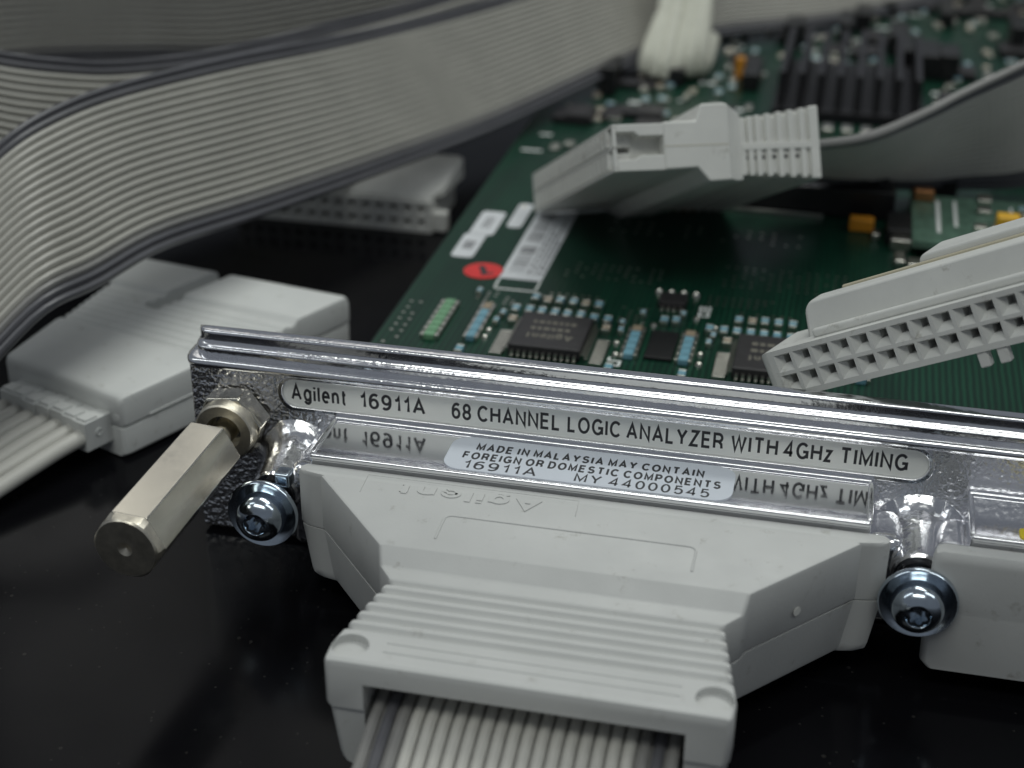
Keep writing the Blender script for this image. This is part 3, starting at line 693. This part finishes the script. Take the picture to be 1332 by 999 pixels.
# captive screws
def screw(x, y, z, tilt, label=None):
    a = Vector(tilt).normalized(); c = Vector((x, y, z))
    s = PMB().lathe([(-1.0, 1.5), (-0.2, 1.7), (0.0, 4.15), (0.3, 4.45), (0.75, 4.5), (1.0, 4.3), (0.85, 3.8), (0.55, 3.2), (0.5, 2.6)], tuple(c), tuple(a), 44).build('captive_screw', 'zinc', pod, angle=50)
    if label: s['label'] = label
    hd = PMB().lathe([(0.4, 2.95), (1.6, 3.0), (2.5, 2.85), (3.1, 2.45), (3.5, 1.85), (3.62, 1.45), (3.3, 1.25), (2.2, 1.15)], tuple(c), tuple(a), 40)
    hd.build('screw_head', 'zinc', s, angle=50)
    # star drive
    u = a.orthogonal().normalized(); w = a.cross(u); star = []
    for k in range(24):
        an = 2 * math.pi * k / 24; r = 1.32 + 0.24 * math.cos(6 * an)
        star.append(c + (u * math.cos(an) + w * math.sin(an)) * r)
    PMB().loft([[tuple(p + a * 2.4) for p in star], [tuple(p + a * 3.52) for p in star], [tuple(c + (p - c) * 0.72 + a * 3.5) for p in star], [tuple(c + (p - c) * 0.66 + a * 2.5) for p in star]]).build('star_socket', 'zinc', s, angle=40)
    PMB().lathe([(-3.4, 1.9), (-3.1, 2.15), (-1.4, 2.15), (-1.0, 1.9)], tuple(c), tuple(a), 28).build('lock_washer', 'black_metal', s)
    PMB().lathe([(-7, 1.4), (-1.0, 1.4)], tuple(c), tuple(a), 20).build('shank', 'zinc', s)
screw(14.5, -13.0, 12.6, (0.02, -1, 0.05)); screw(92.7, -13.0, 12.3, (0.0, -1, 0.02))
# split of the left lock washer
PMB().box(15.4, 17.5, -12.0, -9.8, 15.4, 17.5).build('washer_tab', 'zinc', pod, bevel=0.4)
# flat cable leaving the pod
cols = ['wire_mid', 'wire_dark', 'wire_mid'] + ['wire_pale'] * 16 + ['wire_mid', 'wire_dark', 'wire_mid']
rc = bpy.data.objects.new('ribbon_cable', None); COL.objects.link(rc); rc.parent = pod
def PP(x, y, z): return (x - PX, y - PY, z)
ribbon(rc, [(PP(37.7, y, z), PP(69.8, y, z)) for y, z in ((-36.5, 10.8), (-42, 10.6), (-47, 9.6), (-54, 7.2), (-62, 4.2), (-72, 2.0), (-90, 1.0), (-115, 1.0))], cols, 40, fill=0.93, web='wire_mid')

# ------------------------------------------------------------------ second pod at the right end
pod2 = thing('connector_shell', 'plain grey plastic connector shell at the picture edge beside the captive screw', 'cable connector', (128, -12, 0))
P2 = MB()
st = [(-10.6, 18.5, 33.6), (-10.8, 18.8, 34.0), (-12.0, 18.8, 34.3), (-12.5, 18.72, 34.2), (-12.85, 18.3, 33.9), (-13.0, 17.6, 33.5)]
P2.loft(slab([(y + 12, zt, 11.0, -hw, hw) for y, zt, hw in st], 0.9)).build('upper_shell', 'plastic', pod2, angle=40)
MB().loft([[(-hw + .9, y + 12, 3.1), (-hw + .2, y + 12, 3.9), (-hw, y + 12, 11.0), (hw, y + 12, 11.0), (hw - .2, y + 12, 3.9), (hw - .9, y + 12, 3.1)] for y, zt, hw in st]).build('lower_shell', 'plastic', pod2, angle=40)

# ------------------------------------------------------------------ probe pod lying at the left
lp = thing('probe_pod', 'grey plastic probe pod with a row of wire leads lying behind the faceplate corner', 'probe pod', (-20, 38, 0))
LX, LY = -20.0, 38.0
Lf = lambda s: Vector((-41.5, 23.8)).lerp(Vector((-38.5, 65.0)), s)
Rf = lambda s: Vector((-18.1, 14.7)).lerp(Vector((2.2, 57.6)), s)
def lring(s, zt, zb, ins=0.0, r=0.8, gap=0.0):
    L, R = Lf(s), Rf(s); d = (R - L).normalized(); L = L + d * ins; R = R - d * ins
    def P(q, z): p = L + d * q; return (p.x - LX, p.y - LY, z)
    W = (R - L).length
    return [P(0.5, zb), P(0, zb + 0.5), P(0, zt - r), P(0.29 * r, zt - 0.29 * r), P(r, zt), P(W - r, zt), P(W - 0.29 * r, zt - 0.29 * r), P(W, zt - r), P(W, zb + 0.5), P(W - 0.5, zb)]
rings = [lring(-0.004, 8.9, 5.3, 0.5), lring(0.002, 9.6, 5.0, 0.2), lring(0.012, 9.9, 5.0, 0.05), lring(0.03, 10.0, 5.0), lring(0.34, 10.0, 5.0), lring(0.365, 9.85, 5.0), lring(0.385, 9.25, 5.0)]
for i in range(7):
    b = 0.40 + i * 0.046
    rings += [lring(b, 9.1, 5.0), lring(b + 0.008, 9.42, 5.0), lring(b + 0.020, 9.5, 5.0), lring(b + 0.032, 9.42, 5.0), lring(b + 0.040, 9.1, 5.0)]
rings += [lring(0.735, 9.2, 5.0), lring(0.75, 9.9, 5.0), lring(0.765, 10.0, 5.0), lring(0.975, 10.0, 5.0), lring(0.99, 9.85, 5.0, 0.1), lring(1.0, 9.3, 5.0, 0.3)]
lpu = MB().loft(rings).build('upper_shell', 'plastic_cool', lp, angle=30)
lpl = MB().loft([lring(s, 4.92, 0.3, i + 0.08, 0.05) for s, i in ((-0.004, 0.5), (0.003, 0.15), (0.02, 0), (0.98, 0), (0.995, 0.2), (1.0, 0.4))]).build('lower_shell', 'plastic_cool', lp, angle=30)
# slot towards the far end
sdir = Vector((6.6, 14.2, 0)).normalized(); sn = Vector((sdir.y, -sdir.x, 0))
c0 = Vector((-28.4 - LX, 46.4 - LY, 6.6)); c1 = c0 + sdir * 20
sl = MB(); ring = lambda c: [tuple(c - sn * 1.6), tuple(c + sn * 1.6), tuple(c + sn * 1.6 + Vector((0, 0, 6))), tuple(c - sn * 1.6 + Vector((0, 0, 6)))]
sl.loft([ring(c0), ring(c1)]); cut(lpu, [sl])
# moulded line along its side
a, b = Rf(0.10), Rf(0.42)
MB().tube([(a.x - LX, a.y - LY, 5.6), (b.x - LX, b.y - LY, 5.6)], 0.16, 6).build('moulded_line', 'plastic_cool', lp)
# small socket on the end face
ud = (Lf(0) - Rf(0)).normalized(); vd = Vector((-0.40, -0.92))
p0 = Rf(0) + ud * 1.2
MB().lathe([(0, 0.7), (0.25, 0.65), (0.3, 0.2)], (p0.x - LX, p0.y - LY, 6.6), (vd.x, vd.y, 0), 18).build('moulded_dot', 'plastic_cool', lp)
# row of lead plugs with their wires
for i in range(7):
    q = Rf(0) + ud * (2.4 + i * 2.75) + vd * 0.15
    du, dv = ud * 2.6, vd * (4.3 + (0.5 if i == 0 else random.uniform(-0.2, 0.3)))
    z0 = 2.6 + random.uniform(-0.1, 0.1); z1 = 7.1 + random.uniform(-0.12, 0.12)
    poly = [q, q + du, q + du + dv, q + dv]
    pl = MB().prism([(p.x - LX, p.y - LY) for p in poly][::-1], z0, z1).build('lead_plug', 'plastic_cool', lp, bevel=0.15)
    e = q + du * 0.5 + dv * 0.55
    MB().prism([(p.x - LX, p.y - LY) for p in (q + du * .1 + dv * .45, q + du * .9 + dv * .45, q + du * .9 + dv * .9, q + du * .1 + dv * .9)][::-1], z1 - 0.1, z1 + 0.35).build('latch', 'plastic_cool', pl, bevel=0.1)
    if i == 0:
        m_ = q + dv * 0.5
        MB().lathe([(0, 0.62), (0.12, 0.58), (0.14, 0.5), (0.02, 0.46)], (m_.x - LX, m_.y - LY, 5.0), (-ud.x, -ud.y, 0), 20).build('moulded_dot', 'plastic_cool', pl)
    s = q + du * 0.5 + dv * 0.9
    j = random.uniform(-2, 2)
    pts = [Vector((s.x - LX, s.y - LY, 4.6)), Vector((s.x - LX - 2.2, s.y - LY - 5.0, 4.2)), Vector((s.x - LX - 5.6 + j * .3, s.y - LY - 13, 3.2)), Vector((s.x - LX - 11 + j, s.y - LY - 26, 1.8)), Vector((s.x - LX - 22 + 2 * j, s.y - LY - 50, 1.2))]
    MB().tube(spline(pts, 24), 1.25, 14).build('lead_wire', 'wire_pale', lp)

# ------------------------------------------------------------------ flat grey cables
dk = ['wire_dark', 'wire_dark', 'wire_mid']
c25 = ['wire_dark', 'wire_dark'] + ['wire'] * 16 + ['wire_mid', 'wire_dark', 'wire_dark']
R1 = [((-62.0, -8, 14.5), (-47.0, -33, 1.2)), ((-57.0, 5, 22.0), (-41.0, -20, 7.5)), ((-52.0, 17, 29.0), (-35.0, -8, 14.5)), ((-48.1, 24.5, 33.7), (-32.0, 1.0, 17.3)), ((-43.8, 35.0, 39.7), (-27.0, 12.0, 23.2)), ((-41.2, 44.8, 41.9), (-24.3, 23.5, 22.9)), ((-36.7, 59.5, 42.3), (-21.1, 39.6, 22.8)), ((-27.4, 85.0, 40.9), (-14.6, 64.7, 19.7)), ((-16.9, 116.7, 37.6), (-4.7, 95.4, 17.1)), ((-2.9, 151.3, 35.7), (9.1, 129.1, 16.1)), ((12.1, 193.1, 33.8), (22.5, 168.7, 15.8)), ((25.2, 220.1, 32.6), (31.3, 193.7, 15.8)), ((42.4, 247.3, 31.1), (45.4, 219.5, 15.2)), ((67.2, 269.2, 29.1), (69.9, 241.7, 14.3)), ((89.2, 294.3, 30.7), (91.4, 269.0, 13.3)), ((115.0, 320.0, 35.0), (116.8, 298.3, 14.3)), ((150, 350, 42), (152, 328, 20))]
def cable(label, rails, cols, n=64, base=None):
    b = base or rails[len(rails) // 2][1]
    t_ = thing('ribbon_cable', label, 'ribbon cable', (b[0], b[1], 0), group='flat grey ribbon cables')
    sh = Vector((b[0], b[1], 0))
    ribbon(t_, [(Vector(p) - sh, Vector(q) - sh) for p, q in rails], cols, n)
    return t_
cable('wide grey ribbon cable with dark edges sweeping across the front of the cable stack', R1, c25, 80)
R3t = [(-66.0, 61.8, 47.1), (-61.1, 67.1, 44.0), (-54.9, 76.0, 40.8), (-49.9, 86.0, 38.2), (-42.1, 101.6, 36.1), (-35.7, 116.4, 35.1), (-28.3, 136.0, 34.2), (-18.6, 158.5, 33.6), (-5.3, 189.1, 33.7)]
R3 = [(p, (p[0] + 13 + i * 0.2, p[1] - 17 + i * 0.3, p[2] - 24)) for i, p in enumerate(R3t)]
cable('grey ribbon cable in the middle of the stack, showing its dark double top edge', R3, c25, 56)
R2b = [(-93.4, 96.5, 26.1), (-88.6, 111.4, 26.2), (-80.1, 127.2, 24.1), (-68.8, 140.1, 22.0), (-56.6, 153.1, 19.7), (-40.3, 168.6, 20.3), (-20.8, 190.8, 21.5), (4, 222, 23)]
R2 = [((p[0] - 1, p[1] - 7, p[2] + 31), p) for p in R2b]
cable('dim grey ribbon cable looping behind all the other flat cables', R2, c25, 56)
R5 = [((90, 346, 32), (88, 340, 6)), ((104, 331, 36), (102.5, 325.4, 6.4)), ((128, 303, 38), (126.1, 297.0, 8.0)), ((145, 284, 40), (142.8, 278.2, 8.9)), ((170, 262, 40), (168, 256, 9))]
cable('small visible corner of a far grey ribbon cable above the board corner', R5, c25, 30)

# white cord tied round the wide cable
tie = thing('cord_tie', 'bundle of white cord loops tied around the wide ribbon cable', 'cord', (38, 195, 0))
for k in range(6):
    f = k / 5.0; g_ = (0.55, 0.1, 0.35, 0.75, 0.9, 0.65)[k]
    top_ = Vector((33 + 12 * g_, 212 + 3 * f, 40)); mid_ = Vector((32.5 + 12 * (0.35 * g_ + 0.65 * f), 198.5 + 2 * f, 28)); low = Vector((31.8 + 12.0 * f, 186 + 5.5 * f - 2.0 * math.sin(math.pi * f), 17.8 - 2.2 * math.sin(math.pi * (0.2 + f * 0.6))))
    und = Vector((35 + 9 * f, 196 + 4 * f, 14.2)); back = Vector((36 + 8 * f, 214, 16))
    pts = [back + Vector((0, 8, 16)), top_, mid_, low, und, back]
    sh = Vector((38, 195, 0))
    MB().tube([p - sh for p in spline(pts, 30)], 1.7 + 0.25 * (k % 3), 12).build('cord_strand', 'cord', tie)

# ------------------------------------------------------------------ socket connector resting on the faceplate (right)
def frame(x, y, z): return Matrix((Vector(x).normalized(), Vector(y).normalized(), Vector(z).normalized())).transposed()
w = Vector((.81905, -.30251, .48757)).normalized(); tt = Vector((.43294, -.22976, -.8716)); tt = (tt - w * tt.dot(w)).normalized(); nn = w.cross(tt)
K = 1.045
P0 = Vector((74.9, 1.7, 33.0)); cpos = Vector((79.2047, -164.578, 113.266)); P0 = cpos + (P0 - cpos) * K
PT = 2.54 * K
sc = thing('socket_connector', 'grey two-row socket connector with funnel holes propped against the faceplate edge', 'connector', tuple(P0), frame(w, nn, -tt))
# local axes: x along the rows, y into the connector, z from the lower row to the upper
NC = 17
def socket_grid(nc, nr, pt, op, hole, depth, hd, x0, x1, z0, z1, yface=0.0):
    """front face with funnel openings: one mesh"""
    mb = MB()
    xs = [x0] + [c for k in range(nc) for c in (k * pt - op / 2, k * pt + op / 2)] + [x1]
    zs = [z0] + [c for r in range(nr) for c in ((r - nr + 1) * pt - op / 2, (r - nr + 1) * pt + op / 2)] + [z1]
    for i in range(len(xs) - 1):
        for j in range(len(zs) - 1):
            cellhole = i % 2 == 1 and j % 2 == 1
            a, b, c, d = xs[i], xs[i + 1], zs[j], zs[j + 1]
            if not cellhole:
                mb.add([(a, yface, c), (b, yface, c), (b, yface, d), (a, yface, d)], [(0, 1, 2, 3)])
            else:
                cx, cz = (a + b) / 2, (c + d) / 2 ; h = hole / 2; cz += 0.10 * pt; cx += 0.07 * pt
                o = [(a, yface, c), (b, yface, c), (b, yface, d), (a, yface, d)]
                m_ = [(cx - h, yface + depth, cz - h), (cx + h, yface + depth, cz - h), (cx + h, yface + depth, cz + h), (cx - h, yface + depth, cz + h)]
                e = [(x, yface + hd, z) for x, _, z in m_]
                f = []
                for k in range(4):
                    l = (k + 1) % 4; f += [(k, l, 4 + l, 4 + k), (4 + k, 4 + l, 8 + l, 8 + k)]
                f.append((8, 9, 10, 11))
                mb.add(o + m_ + e, f)
    return mb, xs, zs
x0, x1, z0, z1 = -2.0, (NC - 1) * PT + 2.0, -PT - 1.85, 1.75
g, xs, zs = socket_grid(NC, 2, PT, 2.2, 1.0, 0.95, 7.0, x0, x1, z0, z1)
face = g.build('socket_face', 'plastic_grey', sc, smooth=False)
# body shell behind the face (open at the front)
sh_ = MB(); ch = 0.8
sec = lambda y, i: [(x0 + i + ch, y, z0 + i), (x1 - i, y, z0 + i), (x1 - i, y, z1 - i), (x0 + i + ch, y, z1 - i), (x0 + i - 0.3, y, z1 - i - 1.0), (x0 + i - 0.3, y, z0 + i + 1.0)]
outer = [(x0, z0), (x1, z0), (x1, z1), (x0, z1)]
sh_.loft([[(x, y, z) for x, z in outer] for y in (0.0, 9.0)], cap=False)
sh_.add([(x, 9.0, z) for x, z in outer], [(0, 1, 2, 3)])
sh_.build('socket_block', 'plastic_grey', sc, smooth=False)
# rounded end cheek
MB().loft([[(x0 - e, y, z) for y, z in ((0.0 + k, z0 + 1.2 + k), (9 - k, z0 + 1.2 + k), (9 - k, z1 - k), (0.0 + k, z1 - k))] for e, k in ((0.0, 0.0), (0.7, 0.15), (1.1, 0.6))]).build('end_cheek', 'plastic_grey', sc, angle=50)
# hood rising above the sockets
hd_ = stadium(2.6, x1 + 3.0, -1.0, 5.8, 1.3, 5)
MB().loft([[(x, y + (max(0, z - 1.8) * 0.62 if y < 5 else 0), z) for x, z in hd_] for y in (2.4, 8.2)]).build('cable_hood', 'plastic_grey', sc, bevel=0.45, seg=2)
MB().box(4.0, x1 + 1, 1.6, 2.6, 1.6, 2.8).build('hood_fillet', 'plastic_grey', sc, bevel=0.45, seg=3)
MB().box(6.5, x1 + 2.0, 8.15, 8.75, 0.5, 6.05).build('hood_seam', 'seam', sc, bevel=0.2)
MB().loft([[(x, y, z) for x, z in stadium(16.8, x1 + 4.0, -1.0, 6.9, 1.2, 5)] for y in (8.7, 15)]).build('rear_hood', 'plastic_grey', sc, bevel=0.4)
for k in (9.15, 10.05):
    MB().box(k * PT - 0.65, k * PT + 0.65, 0.15, 1.4, z0 - 1.9, z0 + 0.05).build('keying_tab', 'plastic_grey', sc, bevel=0.2)

# ------------------------------------------------------------------ cable plug lying on the board (middle)
N = Vector((45.2, 56.0, 39.3))
fw = Vector((-.39803, .79624, -.4556)).normalized(); ft = Vector((-.17391, .42213, .8897)); ft = (ft - fw * ft.dot(fw)).normalized(); fc = Vector((.90074, .43336, -.02955)).normalized()
fcx = thing('cable_plug', 'off white plug with ribbed strain relief standing on edge over the board', 'connector', tuple(N), frame(fc, fw, ft))
# local axes: x towards the cable, y along the plug's width (away and down), z across its thickness
WL = 52.0
def sideprism(poly, y0, y1, bevel=0.35, name='housing', m='plastic_white'):
    n = len(poly); mb = MB()
    mb.loft([[(x, y, z) for x, z in poly] for y in (y0, y1)])
    return mb.build(name, m, fcx, bevel=bevel)
# socket mouth with two rows of contact slots
NS = 20
ss = MB()
ss.box(0.0, 0.6, 0, WL, 3.05, 3.55).box(0.0, 0.6, 0, WL, -3.55, -3.05).box(0.0, 0.6, 0, WL, -0.3, 0.3).box(0.0, 0.6, 0, 0.5, -3.04, 3.04).box(0.0, 0.6, WL - 0.5, WL, -3.04, 3.04)
ss.build('mouth_frame', 'plastic_white', fcx, bevel=0.12)
for i in range(NS - 1):
    y = 0.5 + (WL - 1.0) * (i + 1) / NS
    MB().box(-0.30, 3.4, y - 0.5, y + 0.5, 0.45, 2.95).box(-0.30, 3.4, y - 0.5, y + 0.5, -2.95, -0.45).build('contact_wall', 'plastic_white', fcx, smooth=False)
MB().box(3.4, 8.2, 3.2, WL - 3.2, -3.0, 3.0).build('contact_core', 'plastic_white', fcx, bevel=0.2)
sideprism([(0.6, 2.35), (3.4, 2.35), (4.2, 1.7), (8.1, 1.7), (8.1, 3.55), (0.6, 3.55)], 0.0, WL, 0.15, 'upper_jaw')
sideprism([(0.6, -3.55), (8.1, -3.55), (8.1, -1.2), (4.4, -1.2), (3.4, -1.8), (0.6, -1.8)], 0.0, WL, 0.15, 'lower_jaw')
sideprism([(8.0, -3.55), (13.2, -3.4), (15.0, -5.6), (18.6, -5.5), (18.6, 6.2), (17.6, 6.4), (14.2, 6.3), (13.2, 3.8), (8.0, 3.75)], -0.15, WL + 0.15, 0.35, 'housing')
# tapered shoulder to the strain relief
sh2 = MB()
def prect(x, y0, z0_, z1_): return [(x, y0, z0_), (x, WL - y0, z0_), (x, WL - y0, z1_), (x, y0, z1_)]
sh2.loft([prect(18.5, 0.0, -5.4, 6.1), prect(20.4, 2.2, -5.4, 5.6), prect(21.6, 3.0, -5.2, 4.9)])
sh2.build('shoulder', 'plastic_white', fcx, bevel=0.2)
def zt(x): return 4.4 + 1.5 * (x - 21) / 12.5
def zb_(x): return -4.4 - 0.9 * (x - 21) / 12.5
sr = MB(); sr.loft([prect(x, 3.6, zb_(x) + 0.5, zt(x) - 0.5) for x in (21.0, 34.0)]); sr.build('strain_relief', 'plastic_white', fcx, bevel=0.2)
for i, x in enumerate((21.9, 23.2, 24.5, 26.2, 28.1, 30.0, 31.9)):
    MB().loft([prect(x - 0.45, 3.05, zb_(x), zt(x)), prect(x + 0.45, 3.05, zb_(x), zt(x))]).build('relief_rib', 'plastic_white', fcx, bevel=0.15)
MB().loft([prect(33.0, 2.9, zb_(33) - 0.1, zt(33) + 0.1), prect(34.6, 2.9, zb_(34) - 0.1, zt(34) + 0.1)]).build('relief_rib', 'plastic_white', fcx, bevel=0.25)
MB().box(21.6, 33.4, 2.98, 3.4, -0.55, 0.55).build('parting_band', 'plastic_white', fcx, bevel=0.1)
for x in (22.6, 23.9, 25.3, 27.1, 29.05, 30.95):
    MB().lathe([(0, 0.32), (0.05, 0.32)], (x, 3.62, -1.7), (0, -1, 0), 12).build('drain_hole', 'black_plastic', fcx)
MB().box(8.1, 18.4, -0.19, -0.1, -0.05, 0.05).build('parting_line', 'seam', fcx, smooth=False)
# its own flat cable, a part of the plug
rc6 = bpy.data.objects.new('ribbon_cable', None); COL.objects.link(rc6); rc6.parent = fcx
inv = (frame(fc, fw, ft).to_4x4()); inv.translation = N; inv = inv.inverted()
R6 = [((69.8, 72.5, 36.7), (58.0, 96.0, 23.2)), ((74.0, 74.5, 36.4), (62.3, 98.0, 23.0)), ((82.6, 86.5, 34.8), (79.5, 113.0, 17.2)), ((91.3, 101.0, 35.1), (93.6, 123.2, 13.6)), ((99.0, 108.7, 37.8), (101.6, 126.5, 13.2)), ((108.8, 115.3, 41.9), (113.5, 129.4, 13.8)), ((119.9, 120.9, 48.0), (126.1, 133.4, 19.2)), ((140, 130, 56), (148, 142, 30))]
ribbon(rc6, [(inv @ Vector(a), inv @ Vector(b)) for a, b in R6], ['wire_mid', 'wire_dark'] + ['wire_pale'] * 16 + ['wire_dark'] * 3, 56)  # paler sheath colour stands in for light on this cable's ridges

# ------------------------------------------------------------------ connector lying on the table behind the cables
bc = thing('cable_connector', 'grey two-row connector lying on the table beyond the board edge', 'connector', (-12, 111.6, 0))
# local: x right, y away, z up
NB = 14; ptb = 2.85
gb, _, _ = socket_grid(NB, 2, ptb, 1.7, 1.35, 0.3, 4.0, -1.7, (NB - 1) * ptb + 2.2, -ptb - 1.8, 1.8)
gb.v = [(x - 26.2, y, z + 4.75) for x, y, z in gb.v]
gb.build('socket_face', 'plastic_white', bc, smooth=False)
xa, xb = -27.9, (NB - 1) * ptb + 2.2 - 26.2
MB().add([(xa, 0, .1), (xb, 0, .1), (xb, 0, 6.55), (xa, 0, 6.55), (xa, 18, .1), (xb, 18, .1), (xb, 18, 6.55), (xa, 18, 6.55)], [(0, 1, 5, 4), (1, 2, 6, 5), (2, 3, 7, 6), (3, 0, 4, 7), (4, 5, 6, 7)]).build('socket_block', 'plastic_white', bc, smooth=False)
MB().loft([[(xa + i, y, 6.5), (xb - 1 + j, y, 6.5), (xb - 1 + j, y, z), (xa + i, y, z)] for y, z, i, j in ((1.2, 6.9, 0, 0), (4.0, 8.2, 0, 2.5), (16, 10.5, 0, 3.5), (19, 10.0, 0, 2.0))]).build('cable_hood', 'plastic_white', bc, bevel=0.4)
MB().box(xb - 0.1, xb + 2.8, 0.6, 3.2, 0.3, 4.2).build('end_lug', 'plastic_white', bc, bevel=0.3)
